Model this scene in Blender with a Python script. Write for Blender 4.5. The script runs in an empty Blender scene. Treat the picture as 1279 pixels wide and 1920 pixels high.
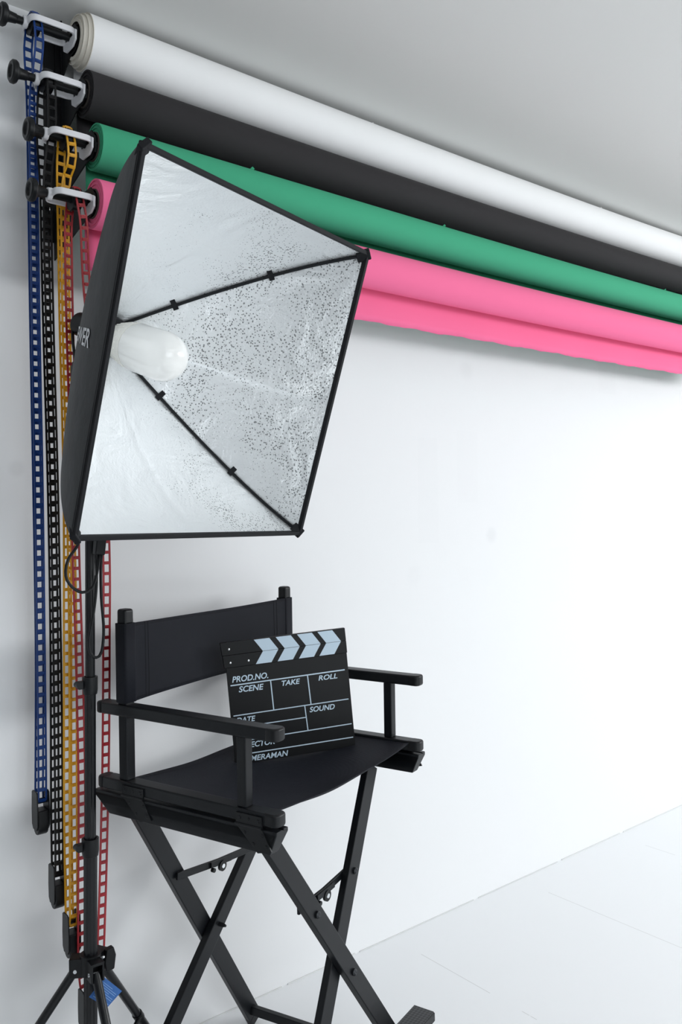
import bpy, bmesh, math, random
from mathutils import Vector, Matrix
random.seed(7)
S = bpy.context.scene
COL = S.collection
PI = math.pi

# ------------------------------------------------------------------ camera
cam_d = bpy.data.cameras.new('camera')
cam = bpy.data.objects.new('camera', cam_d)
COL.objects.link(cam)
cam_d.sensor_fit = 'VERTICAL'; cam_d.sensor_height = 36.0; cam_d.sensor_width = 24.0
cam_d.lens = 29.455
cam_d.clip_start = 0.05; cam_d.clip_end = 60
Rr = Vector((0.7732035, -0.6340097, -0.0137153))
Ru = Vector((0.0119441, -0.0070642, 0.9999037))
Rf = Vector((0.6340455, 0.7732929, -0.0021106))
cam.matrix_world = Matrix(((Rr.x, Ru.x, -Rf.x, 0.0), (Rr.y, Ru.y, -Rf.y, -1.91), (Rr.z, Ru.z, -Rf.z, 1.32), (0, 0, 0, 1)))
S.camera = cam

# ------------------------------------------------------------------ world, daylight
S.view_settings.view_transform = 'Standard'
S.view_settings.look = 'None'
S.view_settings.gamma = 1.0
S.view_settings.use_curve_mapping = False
S.view_settings.exposure = 0.0
W = bpy.data.worlds.new('daylight'); S.world = W; W.use_nodes = True
bg = W.node_tree.nodes['Background']
bg.inputs['Color'].default_value = (0.86, 0.93, 1.0, 1); bg.inputs['Strength'].default_value = 0.17

def area(name, loc, target, sx, sy, power, color):
    l = bpy.data.lights.new(name, 'AREA'); l.shape = 'RECTANGLE'; l.size = sx; l.size_y = sy
    l.energy = power; l.color = color
    o = bpy.data.objects.new(name, l); COL.objects.link(o)
    o.location = loc
    o.rotation_euler = (Vector(target) - Vector(loc)).to_track_quat('-Z', 'Y').to_euler()
    return o
# windows on the right side of the room, the sky shining down through them
w1 = area('window_and_fill_light', (6.0, -3.2, 2.05), (2.6, -0.5, 0.4), 3.0, 0.7, 75, (0.97, 0.99, 1.0)); w1.data.spread = math.radians(122)
# windows behind the photographer, then an added beam onto the floor
area('window_and_fill_light', (0.9, -5.0, 1.4), (1.4, 0, 1.2), 2.6, 1.6, 51, (0.91, 0.96, 1.0))
w2 = area('window_and_fill_light', (1.8, -5.0, 2.2), (1.8, -3.2, 0), 2.6, 0.6, 12, (0.97, 0.99, 1.0)); w2.data.spread = math.radians(60)  # added beam, no window: brightens the unseen floor so it bounces upward
area('overhead_fill', (1.2, -2.9, 2.43), (1.2, -2.9, 0), 1.2, 0.5, 6, (1.0, 0.99, 0.97))  # added overhead fill light, out of view and without a fixture

# ------------------------------------------------------------------ materials
def new_mat(name, color, rough=0.6, metal=0.0, spec=0.5, bump=None, coat=0.0):
    m = bpy.data.materials.new(name); m.use_nodes = True
    nt = m.node_tree; b = nt.nodes['Principled BSDF']
    b.inputs['Base Color'].default_value = (*color, 1)
    b.inputs['Roughness'].default_value = rough
    b.inputs['Metallic'].default_value = metal
    b.inputs['Specular IOR Level'].default_value = spec
    b.inputs['Coat Weight'].default_value = coat
    if bump:
        scale, strength, dist = bump
        tc = nt.nodes.new('ShaderNodeTexCoord'); n = nt.nodes.new('ShaderNodeTexNoise')
        n.inputs['Scale'].default_value = scale; n.inputs['Detail'].default_value = 4
        nt.links.new(tc.outputs['Object'], n.inputs['Vector'])
        bp = nt.nodes.new('ShaderNodeBump'); bp.inputs['Strength'].default_value = strength; bp.inputs['Distance'].default_value = dist
        nt.links.new(n.outputs['Fac'], bp.inputs['Height']); nt.links.new(bp.outputs['Normal'], b.inputs['Normal'])
    return m

def mottle(m, scale, amount, base):
    """slight albedo variation"""
    nt = m.node_tree; b = nt.nodes['Principled BSDF']
    tc = nt.nodes.new('ShaderNodeTexCoord'); n = nt.nodes.new('ShaderNodeTexNoise')
    n.inputs['Scale'].default_value = scale; n.inputs['Detail'].default_value = 5
    nt.links.new(tc.outputs['Object'], n.inputs['Vector'])
    r = nt.nodes.new('ShaderNodeValToRGB')
    r.color_ramp.elements[0].position = 0.3; r.color_ramp.elements[1].position = 0.7
    r.color_ramp.elements[0].color = (*[c * (1 - amount) for c in base], 1)
    r.color_ramp.elements[1].color = (*base, 1)
    nt.links.new(n.outputs['Fac'], r.inputs['Fac']); nt.links.new(r.outputs['Color'], b.inputs['Base Color'])
    return m

def math_node(nt, op, a, b=None, c=None):
    n = nt.nodes.new('ShaderNodeMath'); n.operation = op
    for i, v in enumerate((a, b, c)):
        if v is None: continue
        if isinstance(v, (int, float)): n.inputs[i].default_value = v
        else: nt.links.new(v, n.inputs[i])
    return n.outputs[0]

def wall_material():
    m = new_mat('painted_wall', (0.86, 0.865, 0.87), 0.75, spec=0.25)
    nt = m.node_tree; b = nt.nodes['Principled BSDF']
    g = nt.nodes.new('ShaderNodeNewGeometry')
    sp = nt.nodes.new('ShaderNodeSeparateXYZ'); nt.links.new(g.outputs['Position'], sp.inputs[0])
    # scuffs: soft round marks and faint retouched rectangles of paint
    total = None
    for (x, z, r, a) in ((0.629, 1.423, 0.021, 0.10), (2.237, 1.2275, 0.030, 0.085), (2.12, 1.784, 0.035, 0.05), (1.86, 1.11, 0.035, 0.025)):
        dx = math_node(nt, 'SUBTRACT', sp.outputs['X'], x); dz = math_node(nt, 'SUBTRACT', sp.outputs['Z'], z)
        d2 = math_node(nt, 'ADD', math_node(nt, 'MULTIPLY', dx, dx), math_node(nt, 'MULTIPLY', dz, dz))
        d = math_node(nt, 'SQRT', d2)
        mr = nt.nodes.new('ShaderNodeMapRange'); mr.interpolation_type = 'SMOOTHSTEP'
        nt.links.new(d, mr.inputs['Value'])
        mr.inputs['From Min'].default_value = r * 0.35; mr.inputs['From Max'].default_value = r * 1.25
        mr.inputs['To Min'].default_value = a; mr.inputs['To Max'].default_value = 0
        total = mr.outputs[0] if total is None else math_node(nt, 'ADD', total, mr.outputs[0])
    for (x, z, hx, hz, a) in ((1.93, 1.38, 0.045, 0.17, 0.014), (2.12, 1.46, 0.05, 0.12, 0.014), (2.62, 1.07, 0.06, 0.1, 0.012), (3.2, 1.25, 0.16, 0.22, 0.012), (2.95, 1.86, 0.06, 0.09, 0.02)):
        ax = math_node(nt, 'ABSOLUTE', math_node(nt, 'SUBTRACT', sp.outputs['X'], x))
        az = math_node(nt, 'ABSOLUTE', math_node(nt, 'SUBTRACT', sp.outputs['Z'], z))
        q = math_node(nt, 'MULTIPLY', math_node(nt, 'LESS_THAN', ax, hx), math_node(nt, 'LESS_THAN', az, hz))
        total = math_node(nt, 'ADD', total, math_node(nt, 'MULTIPLY', q, a))
    tc = nt.nodes.new('ShaderNodeTexCoord'); n = nt.nodes.new('ShaderNodeTexNoise'); n.inputs['Scale'].default_value = 1.7; n.inputs['Detail'].default_value = 3
    nt.links.new(tc.outputs['Object'], n.inputs['Vector'])
    total = math_node(nt, 'ADD', total, math_node(nt, 'MULTIPLY', n.outputs['Fac'], 0.02))
    mix = nt.nodes.new('ShaderNodeMix'); mix.data_type = 'RGBA'
    nt.links.new(total, mix.inputs['Factor']); mix.inputs['A'].default_value = (0.83, 0.838, 0.848, 1); mix.inputs['B'].default_value = (0.25, 0.27, 0.29, 1)
    nt.links.new(mix.outputs['Result'], b.inputs['Base Color'])
    # brushed paint relief
    n2 = nt.nodes.new('ShaderNodeTexNoise'); n2.inputs['Scale'].default_value = 55; n2.inputs['Detail'].default_value = 5
    mp = nt.nodes.new('ShaderNodeMapping'); mp.inputs['Scale'].default_value = (1, 1, 0.25)
    nt.links.new(tc.outputs['Object'], mp.inputs[0]); nt.links.new(mp.outputs[0], n2.inputs['Vector'])
    bp = nt.nodes.new('ShaderNodeBump'); bp.inputs['Strength'].default_value = 0.12; bp.inputs['Distance'].default_value = 0.002
    nt.links.new(n2.outputs['Fac'], bp.inputs['Height']); nt.links.new(bp.outputs['Normal'], b.inputs['Normal'])
    return m

def floor_material():
    m = new_mat('painted_floor', (0.84, 0.86, 0.88), 0.5, spec=0.35)
    nt = m.node_tree; b = nt.nodes['Principled BSDF']
    g = nt.nodes.new('ShaderNodeNewGeometry')
    sp = nt.nodes.new('ShaderNodeSeparateXYZ'); nt.links.new(g.outputs['Position'], sp.inputs[0])
    tc = nt.nodes.new('ShaderNodeTexCoord')
    n = nt.nodes.new('ShaderNodeTexNoise'); n.inputs['Scale'].default_value = 5; n.inputs['Detail'].default_value = 6
    nt.links.new(tc.outputs['Object'], n.inputs['Vector'])
    fx = math_node(nt, 'MODULO', math_node(nt, 'ADD', sp.outputs['X'], 61.2 - 1.744 + 0.306), 0.612)
    d = math_node(nt, 'ABSOLUTE', math_node(nt, 'SUBTRACT', fx, 0.306))
    line = math_node(nt, 'LESS_THAN', d, 0.0011)
    brk = math_node(nt, 'GREATER_THAN', n.outputs['Fac'], 0.44)
    near = math_node(nt, 'LESS_THAN', sp.outputs['Y'], -0.13)
    fac = math_node(nt, 'MULTIPLY', math_node(nt, 'MULTIPLY', math_node(nt, 'MULTIPLY', line, brk), near), 0.33)
    mix = nt.nodes.new('ShaderNodeMix'); mix.data_type = 'RGBA'
    nt.links.new(fac, mix.inputs['Factor']); mix.inputs['A'].default_value = (0.85, 0.87, 0.885, 1); mix.inputs['B'].default_value = (0.2, 0.19, 0.18, 1)
    nt.links.new(mix.outputs['Result'], b.inputs['Base Color'])
    bp = nt.nodes.new('ShaderNodeBump'); bp.inputs['Strength'].default_value = 0.08; bp.inputs['Distance'].default_value = 0.003
    nt.links.new(n.outputs['Fac'], bp.inputs['Height']); nt.links.new(bp.outputs['Normal'], b.inputs['Normal'])
    return m

def silver_material():
    m = new_mat('dimpled_silver_foil', (0.72, 0.75, 0.78), 0.36, metal=0.62, spec=0.5)
    nt = m.node_tree; b = nt.nodes['Principled BSDF']
    tc = nt.nodes.new('ShaderNodeTexCoord')
    v = nt.nodes.new('ShaderNodeTexVoronoi'); v.inputs['Scale'].default_value = 195
    nt.links.new(tc.outputs['Object'], v.inputs['Vector'])
    big = nt.nodes.new('ShaderNodeTexNoise'); big.inputs['Scale'].default_value = 6.5; big.inputs['Detail'].default_value = 2
    nt.links.new(tc.outputs['Object'], big.inputs['Vector'])
    mid = nt.nodes.new('ShaderNodeTexNoise'); mid.inputs['Scale'].default_value = 60; mid.inputs['Detail'].default_value = 3
    nt.links.new(tc.outputs['Object'], mid.inputs['Vector'])
    # dark dots, densest on the panel farthest from the wall bracket
    sp = nt.nodes.new('ShaderNodeSeparateXYZ'); nt.links.new(tc.outputs['Object'], sp.inputs[0])
    px = nt.nodes.new('ShaderNodeMapRange'); nt.links.new(sp.outputs['X'], px.inputs['Value'])
    px.inputs['From Min'].default_value = 0.0; px.inputs['From Max'].default_value = 0.22
    px.inputs['To Min'].default_value = -0.22; px.inputs['To Max'].default_value = 0.12
    dens = math_node(nt, 'ADD', big.outputs['Fac'], px.outputs[0])
    thr = nt.nodes.new('ShaderNodeMapRange'); nt.links.new(dens, thr.inputs['Value'])
    thr.inputs['From Min'].default_value = 0.38; thr.inputs['From Max'].default_value = 0.68
    thr.inputs['To Min'].default_value = 0.0; thr.inputs['To Max'].default_value = 0.31
    jit = math_node(nt, 'ADD', thr.outputs[0], math_node(nt, 'MULTIPLY', math_node(nt, 'SUBTRACT', mid.outputs['Fac'], 0.5), 0.22))
    dot = math_node(nt, 'LESS_THAN', v.outputs['Distance'], jit)
    mix = nt.nodes.new('ShaderNodeMix'); mix.data_type = 'RGBA'
    nt.links.new(math_node(nt, 'MULTIPLY', dot, 0.8), mix.inputs['Factor'])
    mix.inputs['A'].default_value = (0.92, 0.94, 0.95, 1); mix.inputs['B'].default_value = (0.10, 0.105, 0.11, 1)
    nt.links.new(mix.outputs['Result'], b.inputs['Base Color'])
    # pebbled foil relief with wide soft wrinkles
    v2 = nt.nodes.new('ShaderNodeTexVoronoi'); v2.inputs['Scale'].default_value = 230
    nt.links.new(tc.outputs['Object'], v2.inputs['Vector'])
    w = nt.nodes.new('ShaderNodeTexNoise'); w.inputs['Scale'].default_value = 9; w.inputs['Detail'].default_value = 3; w.inputs['Distortion'].default_value = 1.2
    nt.links.new(tc.outputs['Object'], w.inputs['Vector'])
    b1 = nt.nodes.new('ShaderNodeBump'); b1.inputs['Strength'].default_value = 0.35; b1.inputs['Distance'].default_value = 0.0012
    nt.links.new(v2.outputs['Distance'], b1.inputs['Height'])
    b2 = nt.nodes.new('ShaderNodeBump'); b2.inputs['Strength'].default_value = 0.5; b2.inputs['Distance'].default_value = 0.014
    nt.links.new(w.outputs['Fac'], b2.inputs['Height']); nt.links.new(b1.outputs['Normal'], b2.inputs['Normal'])
    nt.links.new(b2.outputs['Normal'], b.inputs['Normal'])
    return m

def canvas_material(name, col):
    m = new_mat(name, col, 0.7, spec=0.22)
    nt = m.node_tree; b = nt.nodes['Principled BSDF']
    b.inputs['Sheen Weight'].default_value = 0.03
    b.inputs['Sheen Tint'].default_value = (0.5, 0.55, 0.75, 1)
    tc = nt.nodes.new('ShaderNodeTexCoord')
    w1 = nt.nodes.new('ShaderNodeTexWave'); w1.inputs['Scale'].default_value = 260; w1.bands_direction = 'X'
    w2 = nt.nodes.new('ShaderNodeTexWave'); w2.inputs['Scale'].default_value = 260; w2.bands_direction = 'Z'
    n = nt.nodes.new('ShaderNodeTexNoise'); n.inputs['Scale'].default_value = 7; n.inputs['Detail'].default_value = 3
    for q in (w1, w2, n): nt.links.new(tc.outputs['Object'], q.inputs['Vector'])
    h = math_node(nt, 'ADD', math_node(nt, 'MULTIPLY', math_node(nt, 'ADD', w1.outputs['Fac'], w2.outputs['Fac']), 0.05), n.outputs['Fac'])
    bp = nt.nodes.new('ShaderNodeBump'); bp.inputs['Strength'].default_value = 0.4; bp.inputs['Distance'].default_value = 0.012
    nt.links.new(h, bp.inputs['Height']); nt.links.new(bp.outputs['Normal'], b.inputs['Normal'])
    return m

def tread_material():
    m = new_mat('ribbed_rubber_tread', (0.03, 0.032, 0.035), 0.55)
    nt = m.node_tree; b = nt.nodes['Principled BSDF']
    tc = nt.nodes.new('ShaderNodeTexCoord'); mp = nt.nodes.new('ShaderNodeMapping'); mp.inputs['Rotation'].default_value = (0, 0, PI / 4)
    ck = nt.nodes.new('ShaderNodeTexChecker'); ck.inputs['Scale'].default_value = 170
    ck.inputs['Color1'].default_value = (0.012, 0.013, 0.015, 1); ck.inputs['Color2'].default_value = (0.05, 0.052, 0.056, 1)
    nt.links.new(tc.outputs['Object'], mp.inputs[0]); nt.links.new(mp.outputs[0], ck.inputs['Vector']); nt.links.new(ck.outputs['Color'], b.inputs['Base Color'])
    return m

MAT = dict(
    wall=wall_material(), floor=floor_material(),
    ceiling=new_mat('ceiling_paint', (0.79, 0.795, 0.78), 0.9, spec=0.2),
    joint=new_mat('grey_joint', (0.70, 0.71, 0.71), 0.9),
    silver=silver_material(),
    nylon=new_mat('black_nylon', (0.0085, 0.010, 0.0125), 0.5, spec=0.28, bump=(14, 0.25, 0.01)),
    webbing=new_mat('black_binding', (0.0055, 0.006, 0.008), 0.65, spec=0.25, bump=(300, 0.2, 0.001)),
    print_white=new_mat('white_print', (0.75, 0.76, 0.78), 0.6),
    board_print=new_mat('pale_blue_print', (0.62, 0.76, 0.88), 0.65, bump=(160, 0.1, 0.0005)),
    bulb=new_mat('opal_bulb_plastic', (0.86, 0.86, 0.84), 0.22, spec=0.5, coat=0.3),
    bulb_base=new_mat('cream_bulb_base', (0.80, 0.79, 0.74), 0.4),
    metal=new_mat('satin_black_metal', (0.0060, 0.0072, 0.0092), 0.40, spec=0.28, bump=(220, 0.06, 0.0006)),
    pole=new_mat('black_pole_metal', (0.006, 0.0068, 0.0085), 0.28, spec=0.35),
    plastic=new_mat('black_plastic', (0.0055, 0.0062, 0.0075), 0.42, spec=0.3),
    bolt=new_mat('dark_bolt', (0.03, 0.032, 0.036), 0.35, metal=0.6),
    zinc=new_mat('zinc_rivet', (0.7, 0.72, 0.74), 0.25, metal=1.0),
    canvas=canvas_material('black_canvas', (0.0075, 0.0085, 0.013)),
    board=new_mat('black_board', (0.0050, 0.0055, 0.0065), 0.42, spec=0.25, bump=(90, 0.05, 0.0006)),
    bracket=new_mat('black_bracket_steel', (0.005, 0.0055, 0.0065), 0.5, spec=0.25),
    white_plastic=new_mat('white_plastic', (0.80, 0.80, 0.83), 0.4),
    blue=new_mat('blue_chain_plastic', (0.006, 0.040, 0.19), 0.4, spec=0.35),
    black_chain=new_mat('black_chain_plastic', (0.005, 0.005, 0.0055), 0.45, spec=0.25),
    yellow=new_mat('yellow_chain_plastic', (0.72, 0.36, 0.012), 0.45),
    red=new_mat('red_chain_plastic', (0.36, 0.014, 0.022), 0.45),
    paper_white=mottle(new_mat('white_paper', (0.86, 0.87, 0.88), 0.85, spec=0.15), 3, 0.02, (0.93, 0.932, 0.935)),
    paper_cream=new_mat('cream_paper_edge', (0.72, 0.68, 0.60), 0.9, spec=0.1),
    paper_black=new_mat('black_paper', (0.033, 0.031, 0.033), 0.85, spec=0.2),
    paper_green=new_mat('green_paper', (0.06, 0.39, 0.22), 0.85, spec=0.2),
    paper_pink=new_mat('pink_paper', (0.92, 0.175, 0.35), 0.85, spec=0.2),
    core=new_mat('cardboard_core', (0.07, 0.06, 0.052), 0.9),
    tag=mottle(new_mat('blue_tag_print', (0.03, 0.13, 0.42), 0.5), 60, 0.25, (0.035, 0.15, 0.46)),
    tread=tread_material(),
)

# ------------------------------------------------------------------ helpers
def base_of(o):
    p = Vector((0, 0, 0))
    while o is not None:
        p += o.location; o = o.parent
    return p

class MB:
    """collects shapes in one mesh"""
    def __init__(s): s.v = []; s.f = []; s.sm = []
    def add(s, verts, faces, smooth=False):
        n = len(s.v); s.v += [Vector(q) for q in verts]
        s.f += [tuple(i + n for i in f) for f in faces]; s.sm += [smooth] * len(faces); return s
    def box(s, c, h, ex=(1, 0, 0), ey=(0, 1, 0), ez=(0, 0, 1)):
        c = Vector(c); ex = Vector(ex).normalized() * h[0]; ey = Vector(ey).normalized() * h[1]; ez = Vector(ez).normalized() * h[2]
        vs = [c + ex * a + ey * b + ez * d for d in (-1, 1) for b in (-1, 1) for a in (-1, 1)]
        return s.add(vs, [(0, 2, 3, 1), (4, 5, 7, 6), (0, 1, 5, 4), (2, 6, 7, 3), (0, 4, 6, 2), (1, 3, 7, 5)])
    def hexa(s, bottom, top):
        return s.add(list(bottom) + list(top), [(3, 2, 1, 0), (4, 5, 6, 7), (0, 1, 5, 4), (1, 2, 6, 5), (2, 3, 7, 6), (3, 0, 4, 7)])
    def prism(s, poly, o, ex, ey, ez, th):
        """polygon in (ex,ey), extruded th along ez"""
        o = Vector(o); ex = Vector(ex); ey = Vector(ey); ez = Vector(ez); n = len(poly)
        a = [o + ex * p[0] + ey * p[1] for p in poly]; b = [q + ez * th for q in a]
        return s.add(a + b, [tuple(range(n - 1, -1, -1)), tuple(range(n, 2 * n))] + [(i, (i + 1) % n, n + (i + 1) % n, n + i) for i in range(n)])
    def tube(s, pts, r, n=12, caps=True):
        pts = [Vector(p) for p in pts]; m = len(pts)
        rr = r if isinstance(r, (list, tuple)) else [r] * m
        t0 = (pts[1] - pts[0]).normalized()
        up = Vector((0, 0, 1)) if abs(t0.z) < 0.9 else Vector((1, 0, 0))
        nrm = (up - t0 * up.dot(t0)).normalized(); vs = []
        for i, p in enumerate(pts):
            t = (pts[min(i + 1, m - 1)] - pts[max(i - 1, 0)]).normalized()
            nrm = (nrm - t * nrm.dot(t)).normalized(); bn = t.cross(nrm)
            for k in range(n):
                a = 2 * PI * k / n; vs.append(p + (nrm * math.cos(a) + bn * math.sin(a)) * rr[i])
        fs = [(i * n + k, i * n + (k + 1) % n, (i + 1) * n + (k + 1) % n, (i + 1) * n + k) for i in range(m - 1) for k in range(n)]
        s.add(vs, fs, True)
        if caps:
            s.add(vs[:n], [tuple(range(n - 1, -1, -1))]); s.add(vs[-n:], [tuple(range(n))])
        return s
    def lathe(s, o, axis, prof, n=32, closed=False, smooth=True):
        """prof: list of (distance along axis, radius)"""
        o = Vector(o); a = Vector(axis).normalized()
        up = Vector((0, 0, 1)) if abs(a.z) < 0.9 else Vector((1, 0, 0))
        e1 = (up - a * up.dot(a)).normalized(); e2 = a.cross(e1); m = len(prof)
        vs = [o + a * h + (e1 * math.cos(2 * PI * k / n) + e2 * math.sin(2 * PI * k / n)) * r for h, r in prof for k in range(n)]
        rg = range(m if closed else m - 1)
        fs = [(i * n + k, i * n + (k + 1) % n, ((i + 1) % m) * n + (k + 1) % n, ((i + 1) % m) * n + k) for i in rg for k in range(n)]
        return s.add(vs, fs, smooth)
    def grid(s, fn, nu, nv, smooth=True):
        vs = [fn(i / nu, j / nv) for i in range(nu + 1) for j in range(nv + 1)]
        fs = [(i * (nv + 1) + j, (i + 1) * (nv + 1) + j, (i + 1) * (nv + 1) + j + 1, i * (nv + 1) + j + 1) for i in range(nu) for j in range(nv)]
        return s.add(vs, fs, smooth)
    def build(s, name, mat, parent=None, loc=None, bevel=0.0, seg=2, solid=0.0, local=False, flip=False):
        off = Vector((0, 0, 0)) if local else (base_of(parent) if parent else (Vector(loc) if loc else Vector((0, 0, 0))))
        me = bpy.data.meshes.new(name)
        me.from_pydata([q - off for q in s.v], [], s.f); me.update()
        for p, k in zip(me.polygons, s.sm): p.use_smooth = k
        bm = bmesh.new(); bm.from_mesh(me)
        bmesh.ops.remove_doubles(bm, verts=bm.verts, dist=1e-6)
        if flip is not None: bmesh.ops.recalc_face_normals(bm, faces=bm.faces)
        if flip: bmesh.ops.reverse_faces(bm, faces=bm.faces)
        for e in bm.edges:
            if len(e.link_faces) == 2 and e.calc_face_angle(0) > 0.6: e.smooth = False
        bm.to_mesh(me); bm.free()
        me.materials.append(mat)
        o = bpy.data.objects.new(name, me); COL.objects.link(o)
        if parent: o.parent = parent
        elif loc: o.location = loc
        if solid:
            md = o.modifiers.new('solid', 'SOLIDIFY'); md.thickness = solid; md.offset = 0
        if bevel:
            md = o.modifiers.new('bevel', 'BEVEL'); md.width = bevel; md.segments = seg; md.limit_method = 'ANGLE'; md.angle_limit = 0.6
            for p in me.polygons: p.use_smooth = True
            md.harden_normals = True
        return o

def tag(o, label=None, cat=None, group=None, kind=None):
    if label: o['label'] = label
    if cat: o['category'] = cat
    if group: o['group'] = group
    if kind: o['kind'] = kind
    return o
def thing(name, label, cat, loc, group=None, rz=0):
    o = bpy.data.objects.new(name, None); COL.objects.link(o); o.empty_display_size = 0.1
    o.location = loc; o.rotation_euler = (0, 0, rz)
    return tag(o, label, cat, group)

def stadium(x0, x1, w, n=7, r=None):
    """bar outline along x with rounded ends"""
    r = w / 2 if r is None else r; h = w / 2; p = []
    for cx_, cy_, a0 in ((x1 - r, h - r, 0), (x1 - r, -(h - r), 3), (x0 + r, -(h - r), 2), (x0 + r, h - r, 1)):
        pass
    for (cx_, cy_, a0) in ((x1 - r, -(h - r), -90), (x1 - r, h - r, 0), (x0 + r, h - r, 90), (x0 + r, -(h - r), 180)):
        for k in range(n):
            a = math.radians(a0 + 90 * k / (n - 1)); p.append((cx_ + r * math.cos(a), cy_ + r * math.sin(a)))
    return p

def letters(text, size, shear=0.0, offset=0.0, spacing=1.0, extrude=0.0):
    """text outline as (verts, faces) in its own flat coordinates"""
    cu = bpy.data.curves.new('t', 'FONT'); cu.body = text; cu.size = size; cu.shear = shear; cu.offset = offset; cu.space_character = spacing
    cu.resolution_u = 4; cu.extrude = extrude
    ob = bpy.data.objects.new('t', cu); COL.objects.link(ob)
    dg = bpy.context.evaluated_depsgraph_get(); me = ob.evaluated_get(dg).to_mesh()
    v = [q.co.copy() for q in me.vertices]; f = [tuple(p.vertices) for p in me.polygons]
    ob.evaluated_get(dg).to_mesh_clear()
    bpy.data.objects.remove(ob); bpy.data.curves.remove(cu)
    return v, f

# ------------------------------------------------------------------ setting
tag(MB().box((2.6, -2.6, -0.05), (5.6, 2.7, 0.05)).build('floor', MAT['floor'], loc=(2.6, -2.6, 0)), kind='structure')
tag(MB().box((2.6, 0.06, 1.23), (5.6, 0.06, 1.23)).build('wall_back', MAT['wall'], loc=(2.6, 0, 0)), kind='structure')
tag(MB().box((2.6, -2.6, 2.510), (5.6, 2.7, 0.05)).build('ceiling', MAT['ceiling'], loc=(2.6, -2.6, 2.46)), kind='structure')
tr = MB()
x = -0.4; rnd = random.Random(3)
while x < 7.8:                              # thin broken caulk line where the wall meets the floor
    l = rnd.uniform(0.18, 0.62)
    if rnd.random() > 0.14:
        tr.box((x + l / 2, -0.0015, 0.0015), (l / 2, 0.0015, 0.0015 + rnd.uniform(-0.0004, 0.0006)))
    x += l + (rnd.uniform(0.004, 0.03))
tag(tr.build('trim_1', MAT['joint'], loc=(2.6, 0, 0)), kind='structure')

# ------------------------------------------------------------------ backdrop rolls and their wall bracket
X0 = 0.745; X1 = 3.62; XV = Vector((1, 0, 0))
ROLLS = [  # key, y, z, radius, sag, rise, core radius
    ('white', -0.0871, 2.3829, 0.0617, 0.0135, 0.012, 0.036),
    ('black', -0.1225, 2.2491, 0.0504, 0.010, 0.010, 0.030),
    ('green', -0.1689, 2.1160, 0.0495, 0.007, 0.006, 0.031),
    ('pink', -0.2017, 1.9790, 0.0520, 0.007, 0.006, 0.031)]
XS = dict(white=0.745, black=0.745, green=0.745, pink=0.728)   # near end of each roll

def bracket(x_plate, x_arm, label):
    t = thing('wall_bracket', label, 'wall bracket', (x_plate, 0, 1.945))
    MB().box((x_plate, -0.0025, 2.20), (0.020, 0.0025, 0.255)).box((x_plate + 0.018, -0.011, 2.20), (0.002, 0.009, 0.255)).build('back_plate', MAT['bracket'], t, bevel=0.001)
    for k, (key, y, z, r, sg, ri, cr) in enumerate(ROLLS):
        h = 0.030; x_arm = XS[key] - 0.0065 if x_plate < 1 else X1 + 0.006; z = z if x_plate < 1 else z + ri
        poly = [(-0.001, z + 0.040), (y + 0.03, z + h), (y - 0.012, z + h), (y - 0.030, z + 0.010), (y - 0.030, z - 0.012), (y - 0.010, z - h), (y + 0.02, z - h - 0.002), (-0.001, z - 0.075)]
        MB().prism(poly, (x_arm - 0.0015, 0, 0), (0, 1, 0), (0, 0, 1), (1, 0, 0), 0.003).box(((x_plate + x_arm) / 2 + 0.006, -0.008, z - 0.018), (abs(x_arm - x_plate) / 2, 0.002, 0.055)).build('hook_arm', MAT['bracket'], t, bevel=0.0008)
    for z in (2.335, 2.02):
        tag(MB().lathe((x_plate - 0.008, -0.005, z), (0, -1, 0), [(0, 0), (0, 0.0055), (0.002, 0.0045), (0.003, 0.002), (0.003, 0)], 14).build('screw', MAT['zinc'], t), 'silver screw head')
    return t
bracket(0.720, 0.7385, 'black steel four-arm wall bracket holding the left ends of the backdrop rolls')
bracket(3.645, 3.626, 'black steel wall bracket at the far right ends of the backdrop rolls')

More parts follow.
